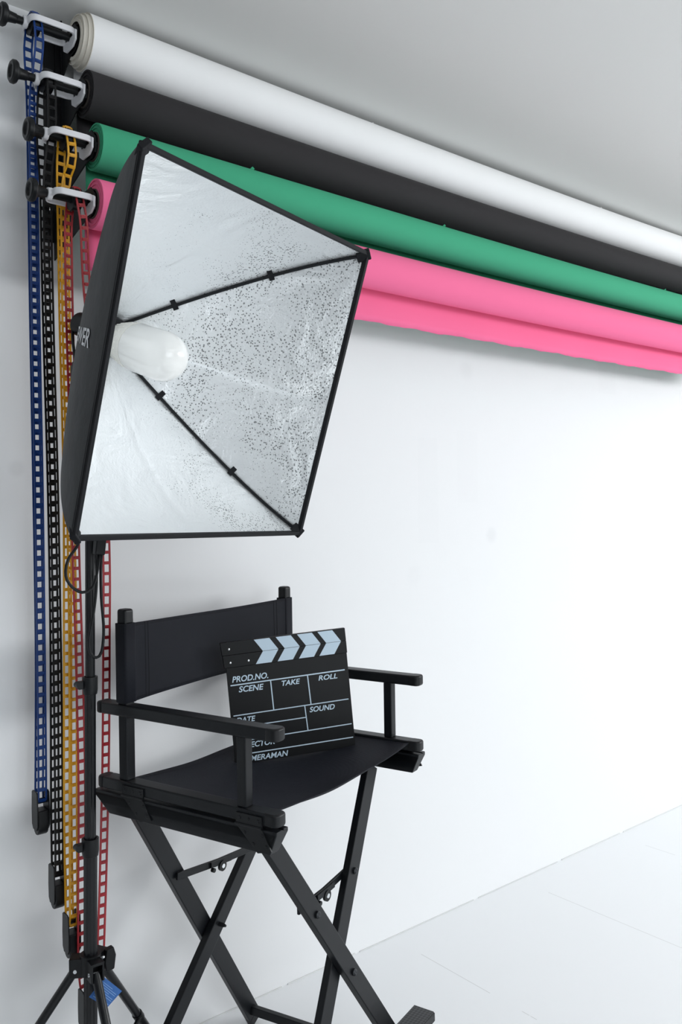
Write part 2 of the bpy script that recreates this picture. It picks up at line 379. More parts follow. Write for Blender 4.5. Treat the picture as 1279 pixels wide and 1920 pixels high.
LAB = dict(white='thick white paper backdrop roll, topmost of the four on the wall',
           black='black paper backdrop roll hanging just under the white one',
           green='green paper backdrop roll hanging between the black and pink ones',
           pink='pink paper backdrop roll, lowest of the four on the wall')
for (key, y, z, r, sg, ri, cr) in ROLLS:
    X0 = XS[key]
    t = thing('backdrop_roll', LAB[key], 'paper backdrop roll', (X0, y, z), 'paper backdrop rolls on the wall bracket')
    pm = MAT['paper_' + key]
    def zc(s, z=z, sg=sg, ri=ri): return z + ri * s - sg * 4 * s * (1 - s)
    m = MB(); NX = 36; NT = 56
    xs = X0 + (0.016 if key == 'white' else 0.003)
    def cyl(a, b, sg=sg, xs=xs, y=y, r=r, zc=zc):
        th = 2 * PI * b; s = a; wob = 0.0
        return Vector((xs + (X1 - xs) * s, y + (r + wob) * math.cos(th), zc(s) + (r + wob) * math.sin(th)))
    m.grid(cyl, NX, NT)
    # wound layers seen on the near end, each ring a little inset
    rings = 5
    for k in range(rings if key != 'white' else 0):
        ro = r - (r - cr) * k / rings; rn = r - (r - cr) * (k + 1) / rings
        m.lathe((0, y, z), XV, [(xs + (0.0015 if k % 2 else 0), ro), (xs + (0.0015 if k % 2 else 0), rn), (xs + (0.0015 if (k + 1) % 2 else 0), rn)], NT, smooth=False)
    m.lathe((0, y, zc(1)), XV, [(X1, r), (X1, cr)], NT, smooth=False)
    m.build('paper_cylinder', pm, t, flip=None)
    if key == 'white':
        e = MB()
        e.lathe((0, y, z), XV, [(xs + 0.0005, r + 0.0003), (xs - 0.0008, r + 0.0003), (xs - 0.0008, 0.0580), (xs - 0.010, 0.0575), (xs - 0.010, 0.0535), (xs - 0.019, 0.0530), (xs - 0.019, 0.0505), (xs - 0.0175, 0.0500), (xs - 0.0175, 0.0440), (xs - 0.0215, 0.0437), (xs - 0.0215, 0.0365)], NT, smooth=False)
        tag(e.build('layered_end', MAT['paper_cream'], t, flip=None), 'cream wound layers of paper at the roll end')
    MB().lathe((0, y, z), XV, [(X0 + 0.003, cr), (X0, cr), (X0, cr - 0.003), (X0 + 0.25, cr - 0.003), (X0 + 0.25, cr)], 40).build('core_tube', MAT['core'], t, flip=None)
    # torn bits of paper standing off the surface
    for fx, ang in dict(white=((0.70, 78), (0.30, 80)), black=(), green=((0.135, 62), (0.37, 62), (0.80, 60)), pink=())[key]:
        a_ = math.radians(180 - ang); pz = zc(fx); xx = xs + (X1 - xs) * fx; nd = Vector((0, math.cos(a_), math.sin(a_))); tg_ = Vector((0, -math.sin(a_), math.cos(a_)))
        c_ = Vector((xx, y, pz)) + nd * (r - 0.0003)
        MB().add([c_, c_ + XV * 0.010, c_ + XV * 0.004 + nd * 0.007 + tg_ * 0.003, c_ + XV * 0.013 + nd * 0.003], [(0, 1, 2), (1, 3, 2)]).build('paper_shred', pm, t, solid=0.0005, flip=None)
    # free end of the paper hanging on the wall side
    drop = dict(white=0.14, black=0.075, green=0.235, pink=0.124)[key]
    yb = y + r + 0.0008
    def sheet(a, b, key=key, drop=drop, yb=yb, xs=xs, zc=zc, y=y, r=r):
        X = xs + 0.002 + (X1 - xs - 0.004) * a
        zz = zc(a) - drop * b
        yy = yb
        if key == 'green': yy = yb + 0.006 * b
        wv = 0.0
        if b > 0.9: wv = 0.0015 * math.sin(X * 37) + 0.001 * math.sin(X * 91 + 1)
        if key == 'pink': yy += 0.003 * b * math.sin(X * 5) + 0.002 * b * math.sin(X * 17 + 2)
        return Vector((X, yy, zz + wv - (0.004 * (1 - a) if key == 'pink' else 0)))
    MB().grid(sheet, 120, 6).build('hanging_sheet', pm, t, solid=0.0006)

EXP = dict(  # expander: wheel x, ring x0, x1, knob x0
    white=(0.650, 0.632, 0.733, 0.578), black=(0.664, 0.643, 0.736, 0.587),
    green=(0.688, 0.643, 0.733, 0.601), pink=(0.690, 0.637, 0.721, 0.594))
ELAB = dict(white='white and black roller holder with knob, topmost, carrying the blue chain',
            black='white and black roller holder with knob carrying the black chain',
            green='white and black roller holder with knob carrying the yellow chain',
            pink='white and black roller holder with knob, lowest, carrying the red chain')
for (key, y, z, r, sg, ri, cr) in ROLLS:
    wx, rx0, rx1, kx = EXP[key]; X0 = XS[key]
    t = thing('roller_holder', ELAB[key], 'roller holder', (wx, y, z), 'roller holders at the left ends of the backdrop rolls')
    # white guard: an open rounded ring lying flat around the chain wheel
    g = MB(); hw = 0.036
    outer = stadium(rx0, rx1, 2 * hw, 6, 0.016); inner = stadium(rx0 + 0.005, rx1 - 0.005, 2 * hw - 0.010, 6, 0.011)
    n = len(outer)
    for zo, zt in ((-0.0065, 0.0065),):
        vs = [Vector((p[0], y + p[1], z + zo)) for p in outer] + [Vector((p[0], y + p[1], z + zt)) for p in outer] + \
             [Vector((p[0], y + p[1], z + zo)) for p in inner] + [Vector((p[0], y + p[1], z + zt)) for p in inner]
        fs = []
        for i in range(n):
            j = (i + 1) % n
            fs += [(i, j, n + j, n + i), (2 * n + j, 2 * n + i, 3 * n + i, 3 * n + j), (n + i, n + j, 3 * n + j, 3 * n + i), (j, i, 2 * n + i, 2 * n + j)]
        g.add(vs, fs)
    # broad white cheek at the roll end
    ck = [(-0.036, 0.004), (-0.030, 0.008), (0.030, 0.008), (0.036, 0.004), (0.034, -0.016), (0.018, -0.026), (-0.018, -0.026), (-0.034, -0.016)]
    g.prism(ck, (rx1 - 0.005, y, z - 0.001), (0, 1, 0), (0, 0, 1), (1, 0, 0), 0.005)
    g.lathe((rx0 - 0.006, y, z), XV, [(0, 0.008), (0, 0.012), (0.010, 0.013), (0.010, 0.008)], 20)
    g.build('guard_ring', MAT['white_plastic'], t, bevel=0.0014)
    # knob: dished wheel with stepped stem
    kn = MB()
    kn.lathe((kx, y, z), XV, [(0.004, 0), (0.004, 0.012), (0.0, 0.0145), (0.0, 0.020), (0.003, 0.0235), (0.009, 0.0240), (0.013, 0.0215), (0.016, 0.014), (0.020, 0.0115), (0.034, 0.0100), (0.036, 0.0085), (rx0 - kx - 0.004, 0.0080), (rx0 - kx - 0.004, 0)], 28)
    kn.build('knob', MAT['plastic'], t)
    ax = MB().tube([(rx0 + 0.002, y, z), (X0 + 0.03, y, z)], 0.0085, 16)
    ax.lathe((X0 - 0.006, y, z), XV, [(0, 0.009), (0, cr - 0.006), (0.03, cr - 0.0045), (0.03, 0.009)], 8, smooth=False)
    ax.build('axle', MAT['plastic'], t)
    w = MB()
    w.lathe((wx, y, z), XV, [(-0.009, 0.009), (-0.009, 0.0235), (-0.0075, 0.0235), (-0.007, 0.0200), (0.007, 0.0200), (0.0075, 0.0235), (0.009, 0.0235), (0.009, 0.009)], 24)
    for k in range(8):
        a = 2 * PI * k / 8
        w.box((wx, y + 0.0205 * math.cos(a), z + 0.0205 * math.sin(a)), (0.0045, 0.0025, 0.003), ey=(0, math.cos(a), math.sin(a)), ez=(0, -math.sin(a), math.cos(a)))
    w.build('chain_wheel', MAT['plastic'], t)

def resample(pts, step):
    pts = [Vector(p) for p in pts]; out = [pts[0]]; acc = 0.0
    L = [0]
    for a, b in zip(pts, pts[1:]): L.append(L[-1] + (b - a).length)
    n = max(2, round(L[-1] / step)); k = 0
    out = []
    for i in range(n + 1):
        d = L[-1] * i / n
        while k < len(L) - 2 and L[k + 1] < d: k += 1
        seg = L[k + 1] - L[k]; f = (d - L[k]) / seg if seg else 0
        out.append(pts[k].lerp(pts[k + 1], f))
    return out
def smooth_path(pts, step=0.02):
    """Catmull-Rom through control points"""
    P = [Vector(p) for p in pts]; P = [P[0] * 2 - P[1]] + P + [P[-1] * 2 - P[-2]]; out = []
    for i in range(1, len(P) - 2):
        n = max(2, int((P[i + 1] - P[i]).length / step))
        for k in range(n):
            t = k / n; a, b, c, d = P[i - 1], P[i], P[i + 1], P[i + 2]
            out.append(0.5 * ((2 * b) + (c - a) * t + (2 * a - 5 * b + 4 * c - d) * t * t + (3 * b - a - 3 * c + d) * t ** 3))
    out.append(P[-2]); return out

def chain(name, label, mat, wheel, front, back, low, pitch=0.0228, width=0.0175, twist=0.0):
    """ladder chain loop: over the wheel, down both sides, round the weight's drum"""
    wx, wy, wz = wheel; lx, ly, lz, lr = low; R = 0.0235
    up = [Vector((wx, wy + R * math.cos(a), wz + R * math.sin(a))) for a in [PI * k / 8 for k in range(9)]]   # back(+y) to front(-y)
    bot = [Vector((lx, ly - lr * math.cos(a), lz - lr * math.sin(a))) for a in [PI * k / 6 for k in range(7)]]  # front to back
    loop = up + smooth_path([up[-1]] + front + [bot[0]])[1:-1] + bot + list(reversed(smooth_path([up[0]] + back + [bot[-1]])[1:-1]))
    loop.append(loop[0])
    pts = resample(loop, pitch)[:-1]; n = len(pts); m = MB(); hw = width / 2
    fr = []
    for i in range(n):
        t = (pts[(i + 1) % n] - pts[i - 1]).normalized()
        wd = Vector((1, 0, 0)); wd = (wd - t * wd.dot(t)).normalized(); fr.append((pts[i], t, wd, t.cross(wd)))
    rt = 0.0018; nt_ = 0.0016
    for sgn in (-1, 1):
        vs = []
        for p, t, wd, nn in fr:
            c = p + wd * sgn * (hw - rt)
            vs += [c - wd * rt - nn * nt_, c + wd * rt - nn * nt_, c + wd * rt + nn * nt_, c - wd * rt + nn * nt_]
        fs = [(i * 4 + k, i * 4 + (k + 1) % 4, ((i + 1) % n) * 4 + (k + 1) % 4, ((i + 1) % n) * 4 + k) for i in range(n) for k in range(4)]
        m.add(vs, fs)
    for i, (p, t, wd, nn) in enumerate(fr):
        m.box(p, (hw - rt, 0.0034, 0.0018), wd, t, nn)
        m.box(p, (hw - 2.4 * rt, 0.0016, 0.0030), wd, t, nn)
    return tag(m.build(name, mat, loc=(lx, ly, lz)), label, 'ladder chain', 'coloured ladder chains hanging from the roller holders')

chain('ladder_chain', 'dark blue plastic ladder chain, the leftmost', MAT['blue'], (0.650, -0.0871, 2.3829),
      [(0.654, -0.110, 2.34), (0.650, -0.104, 2.28), (0.6435, -0.095, 2.18), (0.6430, -0.094, 1.74), (0.6445, -0.094, 1.39), (0.6440, -0.094, 1.05), (0.6420, -0.097, 0.80)],
      [(0.645, -0.064, 2.34), (0.6445, -0.071, 2.28), (0.6425, -0.083, 2.18), (0.6420, -0.085, 1.74), (0.6435, -0.085, 1.39), (0.6440, -0.085, 1.05), (0.6410, -0.083, 0.80)],
      (0.6400, -0.090, 0.705, 0.010), width=0.0200)
chain('ladder_chain', 'black plastic ladder chain between the blue and yellow ones', MAT['black_chain'], (0.664, -0.1225, 2.2491),
      [(0.666, -0.145, 2.21), (0.6655, -0.142, 2.12), (0.6600, -0.128, 2.02), (0.6610, -0.127, 1.74), (0.6655, -0.127, 1.39), (0.6670, -0.127, 1.05), (0.6650, -0.130, 0.70)],
      [(0.660, -0.100, 2.21), (0.6565, -0.103, 2.12), (0.6570, -0.115, 2.02), (0.6585, -0.117, 1.74), (0.6635, -0.117, 1.39), (0.6645, -0.117, 1.05), (0.6620, -0.114, 0.70)],
      (0.6625, -0.122, 0.550, 0.010), width=0.0200)
chain('ladder_chain', 'yellow plastic ladder chain hanging beside the black one', MAT['yellow'], (0.686, -0.1689, 2.1160),
      [(0.6905, -0.192, 2.08), (0.6900, -0.180, 2.05), (0.6864, -0.1595, 2.010), (0.6850, -0.158, 1.75), (0.6887, -0.158, 1.39), (0.6895, -0.158, 1.05), (0.6856, -0.158, 0.72)],
      [(0.6830, -0.146, 2.08), (0.6825, -0.145, 2.03), (0.6820, -0.148, 1.92), (0.6825, -0.148, 1.73), (0.6859, -0.148, 1.39), (0.6820, -0.148, 1.05), (0.6780, -0.146, 0.71)],
      (0.6780, -0.158, 0.455, 0.012), width=0.0195)
chain('ladder_chain', 'red plastic ladder chain spread wide behind the light stand', MAT['red'], (0.690, -0.2017, 1.9790),
      [(0.7005, -0.222, 1.930), (0.7060, -0.212, 1.88), (0.7160, -0.200, 1.776), (0.7415, -0.200, 1.508), (0.7494, -0.200, 1.231), (0.7467, -0.200, 1.048), (0.7420, -0.200, 0.821), (0.7359, -0.200, 0.651), (0.7286, -0.200, 0.482), (0.7190, -0.200, 0.34)],
      [(0.6840, -0.180, 1.93), (0.6843, -0.178, 1.86), (0.6847, -0.178, 1.73), (0.6883, -0.178, 1.505), (0.6912, -0.178, 1.231), (0.6944, -0.178, 1.05), (0.6968, -0.178, 0.825), (0.6956, -0.178, 0.65), (0.6918, -0.178, 0.482), (0.6900, -0.180, 0.36)],
      (0.6970, -0.190, 0.300, 0.014), width=0.0180)

def chain_weight(x, y, z, label):
    """z is the drum axis; the body hangs below"""
    t = thing('chain_weight', label, 'chain weight', (x, y, z), 'black weights hanging in the chain loops')
    side = [(-0.016, 0.020), (-0.018, -0.020), (-0.017, -0.050), (-0.010, -0.060), (0.010, -0.060), (0.017, -0.050), (0.018, -0.020), (0.016, 0.020), (0.010, 0.024), (-0.010, 0.024)]
    for s_ in (-1, 1):
        MB().prism(side, (x + s_ * 0.0125 - 0.0014, y, z), (0, 1, 0), (0, 0, 1), (1, 0, 0), 0.0028).build('side_cheek', MAT['plastic'], t, bevel=0.001)
    b = MB()
    tongue = [(-0.0165, -0.018)] + [(-0.018 + 0.018 * (1 - math.cos(PI * k / 10)), -0.050 - 0.022 * math.sin(PI * k / 10)) for k in range(11)] + [(0.0165, -0.018)]
    b.prism(tongue, (x - 0.011, y, z), (0, 1, 0), (0, 0, 1), (1, 0, 0), 0.022)
    b.build('weight_body', MAT['plastic'], t, bevel=0.002)
    MB().tube([(x - 0.012, y, z), (x + 0.012, y, z)], 0.006, 14).build('pulley_pin', MAT['plastic'], t)
    return t
chain_weight(0.6400, -0.090, 0.700, 'black plastic weight at the bottom of the blue chain')
chain_weight(0.6625, -0.122, 0.545, 'black plastic weight at the bottom of the black chain')
chain_weight(0.6780, -0.158, 0.448, 'black plastic weight at the bottom of the yellow chain')
chain_weight(0.6970, -0.190, 0.292, 'black plastic weight at the bottom of the red chain, behind the light stand pole')

# ------------------------------------------------------------------ light stand
ST = Vector((0.667, -0.27, 0))
def pole_at(z): return Vector((0.667 + 0.0135 * z, -0.27, z))
st = thing('light_stand', 'black tripod light stand in front of the hanging chains', 'light stand', tuple(ST))
def fluted(z0, z1, r):
    m = MB(); n = 24; vs = []
    for z in (z0, z1):
        c = pole_at(z)
        for k in range(n):
            a = 2 * PI * k / n; rr = r * (1.0 if k % 3 else 0.88)
            vs.append(c + Vector((rr * math.cos(a), rr * math.sin(a), 0)))
    m.add(vs, [(k, (k + 1) % n, n + (k + 1) % n, n + k) for k in range(n)], False)
    m.add(vs[:n], [tuple(range(n - 1, -1, -1))]); m.add(vs[n:], [tuple(range(n))]); return m
fluted(0.10, 0.650, 0.0135).build('lower_pole', MAT['pole'], st)
fluted(0.640, 0.980, 0.0112).build('middle_pole', MAT['pole'], st)
fluted(0.970, 1.600, 0.0095).build('upper_pole', MAT['pole'], st)
for z, r in ((0.972, 0.0152), (0.645, 0.0172)):
    c = pole_at(z); m = MB()
    m.lathe(c - Vector((0, 0, 0.018)), (0, 0, 1), [(0, r * 0.75), (0, r * 0.9), (0.010, r), (0.036, r), (0.036, r * 0.75)], 20)
    m.box(c + Vector((-r - 0.003, 0.004, 0.002)), (0.006, 0.006, 0.008))
    col_ = m.build('clamp_collar', MAT['plastic'], st, bevel=0.0008)
    MB().tube([c + Vector((-r - 0.008, -0.005, 0.003)), c + Vector((-r - 0.008, 0.012, 0.003))], 0.0065, 12).build('clamp_knob', MAT['plastic'], col_)
hub = pole_at(0.41)
hb = MB(); hb.lathe(hub - Vector((0, 0, 0.020)), (0, 0, 1), [(0, 0.013), (0, 0.021), (0.040, 0.021), (0.040, 0.013)], 20)
AZ = (-92.35, 147.65, 27.65); kk = 0.68
for a in AZ:
    d = Vector((math.cos(math.radians(a)), math.sin(math.radians(a)), 0)); pz = Vector((-d.y, d.x, 0))
    for s_ in (-1, 1): hb.box(hub + d * 0.026 + pz * s_ * 0.0115 + Vector((0, 0, -0.003)), (0.014, 0.0022, 0.019), d, pz, (0, 0, 1))
    hb.box(hub + d * 0.022 + Vector((0, 0, 0.013)), (0.018, 0.0125, 0.003), d, pz, (0, 0, 1))
hb.build('leg_hub', MAT['plastic'], st, bevel=0.001)
sl = pole_at(0.14)
sb_ = MB(); sb_.lathe(sl - Vector((0, 0, 0.015)), (0, 0, 1), [(0, 0.014), (0, 0.020), (0.030, 0.020), (0.030, 0.014)], 18); sb_.build('sliding_collar', MAT['plastic'], st)
for a in AZ:
    d = Vector((math.cos(math.radians(a)), math.sin(math.radians(a)), 0)); pz = Vector((-d.y, d.x, 0))
    A = hub + d * 0.028 - Vector((0, 0, 0.008)); B = hub + d * (0.028 + kk * (A.z - 0.012)); B.z = 0.012
    lg = MB().tube([A, B], 0.0092, 14).build('leg', MAT['pole'], st)
    MB().tube([B + (A - B) * 0.03, B - (A - B) * 0.012], 0.0112, 12).build('rubber_foot', MAT['plastic'], lg)
    tag(MB().tube([A - pz * 0.0155, A + pz * 0.0155], 0.0036, 10).build('rivet', MAT['zinc'], lg), 'bright leg rivet')
    J = A.lerp(B, 0.47)
    MB().tube([J - pz * 0.006, sl + d * 0.022 - pz * 0.006], 0.005, 8).build('brace', MAT['pole'], st)
    MB().tube([J - (B - A).normalized() * 0.008, J + (B - A).normalized() * 0.010], 0.0112, 12).build('brace_joint', MAT['plastic'], lg)
# locking knob on the hub
kp = hub + Vector((0.036, -0.004, 0.0))
MB().tube([hub + Vector((0.016, 0, 0.004)), kp + Vector((0.004, 0, 0.004))], 0.004, 10).build('knob_bolt', MAT['zinc'], st)
kb = MB().prism([(-0.008, 0.022), (0.008, 0.024), (0.013, 0.006), (0.009, -0.022), (-0.009, -0.024), (-0.012, -0.004)], kp + Vector((0.002, 0.007, -0.002)), (1, 0, 0), (0, 0, 1), (0, -1, 0), 0.014)
kb.build('lock_knob', MAT['plastic'], st, bevel=0.003)
# warning card hung from the hub
tg = thing('hang_tag', 'small blue printed card hanging from the light stand hub', 'tag', (0.69, -0.302, 0.358))
T4 = [Vector((0.6883, -0.301, 0.3887)), Vector((0.7253, -0.300, 0.3469)), Vector((0.6919, -0.303, 0.3272)), Vector((0.6546, -0.304, 0.3628))]
nrm_ = (T4[1] - T4[0]).cross(T4[3] - T4[0]).normalized()
if nrm_.y > 0: nrm_ = -nrm_
MB().hexa([q - nrm_ * 0.0006 for q in T4], [q + nrm_ * 0.0006 for q in T4]).build('card', MAT['tag'], tg)
ln = MB(); U = (T4[1] - T4[0]); V_ = (T4[3] - T4[0])
for k in range(9):
    f = 0.18 + k * 0.085; a_ = T4[0] + U * 0.10 + V_ * f; b_ = T4[0] + U * (0.88 if k % 3 else 0.6) + V_ * f
    ln.box((a_ + b_) / 2 + nrm_ * 0.0009, ((b_ - a_).length / 2, 0.0005, 0.0002), (b_ - a_), V_, nrm_)
tag(ln.build('print_line', new_mat('pale_print', (0.25, 0.42, 0.70), 0.6), tg), 'rows of tiny pale print')
MB().tube([T4[0], T4[0] + Vector((0.000, 0.004, 0.006)), Vector((0.690, -0.292, 0.405)), Vector((0.695, -0.285, 0.412))], 0.0008, 6).build('string', MAT['plastic'], tg)

# ------------------------------------------------------------------ softbox lamp
TL = Vector((.5484, -.8086, 1.8476)); TR = Vector((1.1235, -.6378, 1.8379)); BR = Vector((1.0964, -.4296, 1.2705)); BL = Vector((.5213, -.6004, 1.2803))
CT = (TL + TR + BR + BL) / 4; NB = Vector((-.262, .9019, .3435)).normalized()
CORN = [TL, TR, BR, BL]; BOW = [.090, .068, .102, .102]
def rib_pt(k, s, inset=0.0):
    K = CORN[k]; o = (K - CT).normalized(); H = CT + NB * 0.38 + o * 0.028
    B = H + (K - H) * 0.56 + o * BOW[k]
    p = (1 - s) ** 2 * H + 2 * s * (1 - s) * B + s * s * K
    return p - o * inset
def panel(k, s, t, off=0.0, crease=True):
    a = rib_pt(k, s); b = rib_pt((k + 1) % 4, s); p = a.lerp(b, t)
    o = ((CORN[k] + CORN[(k + 1) % 4]) / 2 - CT).normalized()
    o = (o + NB * 0.55).normalized()
    bulge = 0.010 * 4 * t * (1 - t) * math.sin(PI * s)
    if crease:
        bulge -= (0.0060 if k == 1 else 0.0018) * math.exp(-((t - 0.5 - 0.02 * math.sin(3 * s)) / 0.018) ** 2) * min(1, s * 1.6) * (1 - 0.9 * max(0, (s - 0.88) / 0.12))
        bulge += 0.0018 * math.sin(9 * s + 5 * t + k * 2) * math.sin(4 * t + 2 * k + 3 * s) * math.sin(PI * t) * s
    return p + o * (bulge + off)
sbx = thing('softbox_lamp', 'square black softbox lamp with silver lining and white bulb on the light stand', 'softbox', tuple(pole_at(1.60)))
inn = MB(); outm = MB()
for k in range(4):
    inn.grid(lambda a, b, k=k: panel(k, a, b), 60, 60)
    outm.grid(lambda a, b, k=k: panel(k, a, b, 0.0055, False), 60, 40)
tag(inn.build('inner_lining', MAT['silver'], sbx, flip=None), 'dimpled silver reflective lining')
outm.build('outer_cover', MAT['nylon'], sbx, flip=None)
ed = MB()
for k in range(4):
    a, b = CORN[k], CORN[(k + 1) % 4]; d = (b - a).normalized(); o = d.cross(NB).normalized()
    ed.box((a + b) / 2 + NB * 0.003, ((b - a).length / 2 + 0.004, 0.0042, 0.0055), d, o, NB)
ed.build('edge_binding', MAT['webbing'], sbx, bevel=0.0015)
for k in range(4):
    K = CORN[k]; p1 = rib_pt(k, 0.955, 0.006); d = (p1 - K).normalized(); o = (K - CT).normalized(); sd = d.cross(o).normalized()
    m = MB().box(K.lerp(p1, 0.50) - NB * 0.001, ((p1 - K).length * 0.66, 0.0110, 0.0055), d, sd, d.cross(sd))
    m.build('corner_pocket', MAT['webbing'], sbx, bevel=0.002)
    rb = MB().tube([rib_pt(k, 0.02 + 0.95 * i / 30, 0.0055) for i in range(31)], 0.0034, 8).build('rib', MAT['metal'], sbx)
    for s in (0.20, 0.56):
        p = rib_pt(k, s, 0.008); t_ = (rib_pt(k, s + 0.02) - rib_pt(k, s - 0.02)).normalized(); o2 = o - t_ * o.dot(t_); o2.normalize(); s2 = t_.cross(o2)
        MB().box(p - o2 * 0.001 + s2 * 0.004, (0.0055, 0.0125, 0.0012), t_, s2, o2).box(p + o2 * 0.003, (0.0055, 0.005, 0.005), t_, s2, o2).build('rib_strap', MAT['webbing'], rb, bevel=0.0006)
# speed ring and lamp holder at the back
hubc = CT + NB * 0.38
MB().lathe(CT, NB, [(0.352, 0.024), (0.352, 0.036), (0.372, 0.041), (0.400, 0.041), (0.404, 0.030), (0.404, 0.0)], 28).build('hub_ring', MAT['plastic'], sbx, flip=None)
MB().lathe(CT, NB, [(0.345, 0.0), (0.345, 0.019), (0.40, 0.023), (0.44, 0.027), (0.468, 0.025), (0.474, 0.018), (0.474, 0.0)], 24).build('lamp_holder', MAT['plastic'], sbx)
br = MB(); hb_ = CT + NB * 0.432; pt = pole_at(1.60)
br.lathe(pt - Vector((0, 0, 0.035)), (0, 0, 1), [(0, 0.0), (0, 0.0135), (0.050, 0.0135), (0.050, 0.0)], 16)
br.box((pt + hb_) / 2 + Vector((0, 0, 0.004)), (0.009, 0.016, (hb_ - pt).length / 2), (1, 0, 0), (0, 1, 0.0), (hb_ - pt))
br.tube([pt + Vector((-0.035, 0, 0.02)), pt + Vector((0.020, 0, 0.02))], 0.0065, 12)
br.build('tilt_bracket', MAT['plastic'], sbx, bevel=0.0015)
bl = MB()
BC = CT - Vector((0, 0, 0.006))
bl.lathe(BC, -NB, [(-0.352, 0), (-0.352, 0.018), (-0.345, 0.027), (-0.336, 0.0355), (-0.300, 0.0455), (-0.288, 0.0472), (-0.286, 0.0478), (-0.284, 0.0478), (-0.284, 0)], 48)
e1 = Vector((0, 0, 1)); e1 = (e1 - NB * e1.dot(NB)).normalized(); e2 = NB.cross(e1)
for k in range(24):
    a = 2 * PI * k / 24; rad = e1 * math.cos(a) + e2 * math.sin(a)
    A_ = BC + NB * 0.334 + rad * 0.0362; B_ = BC + NB * 0.298 + rad * 0.0460
    bl.tube([A_, B_], 0.0014, 6)
bulb = bl.build('bulb_base', MAT['bulb_base'], sbx)
tag(bulb, 'cream ribbed bulb base')
prof = [(-0.284, 0.0), (-0.284, 0.0466), (-0.281, 0.0482), (-0.210, 0.0495)]
for k in range(1, 13):
    a = PI / 2 * k / 12; prof.append((-0.210 + 0.052 * math.sin(a), 0.0495 * math.cos(a) ** 0.9 if k < 12 else 0.0))
tag(MB().lathe(BC, -NB, prof, 56).build('bulb', MAT['bulb'], sbx), 'white opal bulb')
# brand lettering on the side panel, reading from the back towards the front edge
tm = MB()
def put_on_panel(text, size, s0, t0, ps, pt_, shear=0.0, offset=0.0):
    v, f = letters(text, size, shear, offset)
    vs = [panel(3, s0 + q.x * ps, t0 + q.y * pt_, 0.0068, False) for q in v]
    tm.add(vs, f)
put_on_panel('NEEWER', 1.0, 0.395, 0.494, 0.110, 0.076, 0.0, 0.016)
tag(tm.build('brand_lettering', MAT['print_white'], sbx, flip=None), 'white block lettering')

# power cord of the lamp
pc = thing('power_cord', 'black power cord looped below and behind the softbox', 'power cord', (0.688, -0.31, 1.24))
MB().tube(smooth_path([(0.7000, -0.215, 1.60), (0.672, -0.27, 1.45), (0.655, -0.33, 1.33), (0.6373, -0.33, 1.2656), (0.6146, -0.33, 1.2315), (0.6100, -0.33, 1.2010), (0.6212, -0.33, 1.1797), (0.6423, -0.328, 1.1669), (0.6639, -0.322, 1.1726), (0.6790, -0.312, 1.197), (0.6870, -0.305, 1.225), (0.6905, -0.300, 1.240)], 0.008), 0.0030, 10).build('cable', MAT['plastic'], pc)
MB().tube(smooth_path([(0.6842, -0.30, 1.2400), (0.6835, -0.30, 1.1737), (0.6750, -0.30, 1.1105), (0.6665, -0.30, 1.0687), (0.6691, -0.30, 1.0417), (0.6812, -0.30, 1.0317), (0.6925, -0.30, 1.0422), (0.6975, -0.30, 1.0868), (0.6935, -0.30, 1.1515), (0.6935, -0.30, 1.2159), (0.6975, -0.30, 1.245)], 0.008), 0.0030, 10).build('cable', MAT['plastic'], pc)
MB().box((0.6915, -0.302, 1.263), (0.0105, 0.009, 0.026), (1, 0, -0.12), (0, 1, 0), (0.12, 0, 1)).build('inline_switch', MAT['plastic'], pc, bevel=0.003)
MB().tube(smooth_path([(0.7000, -0.165, 1.720), (0.686, -0.19, 1.705), (0.6740, -0.22, 1.680), (0.6690, -0.24, 1.650), (0.6690, -0.25, 1.62)], 0.008), 0.0032, 10).build('cable', MAT['plastic'], pc)
MB().box((0.668, -0.25, 1.605), (0.009, 0.009, 0.018)).build('cord_grip', MAT['plastic'], pc, bevel=0.003)

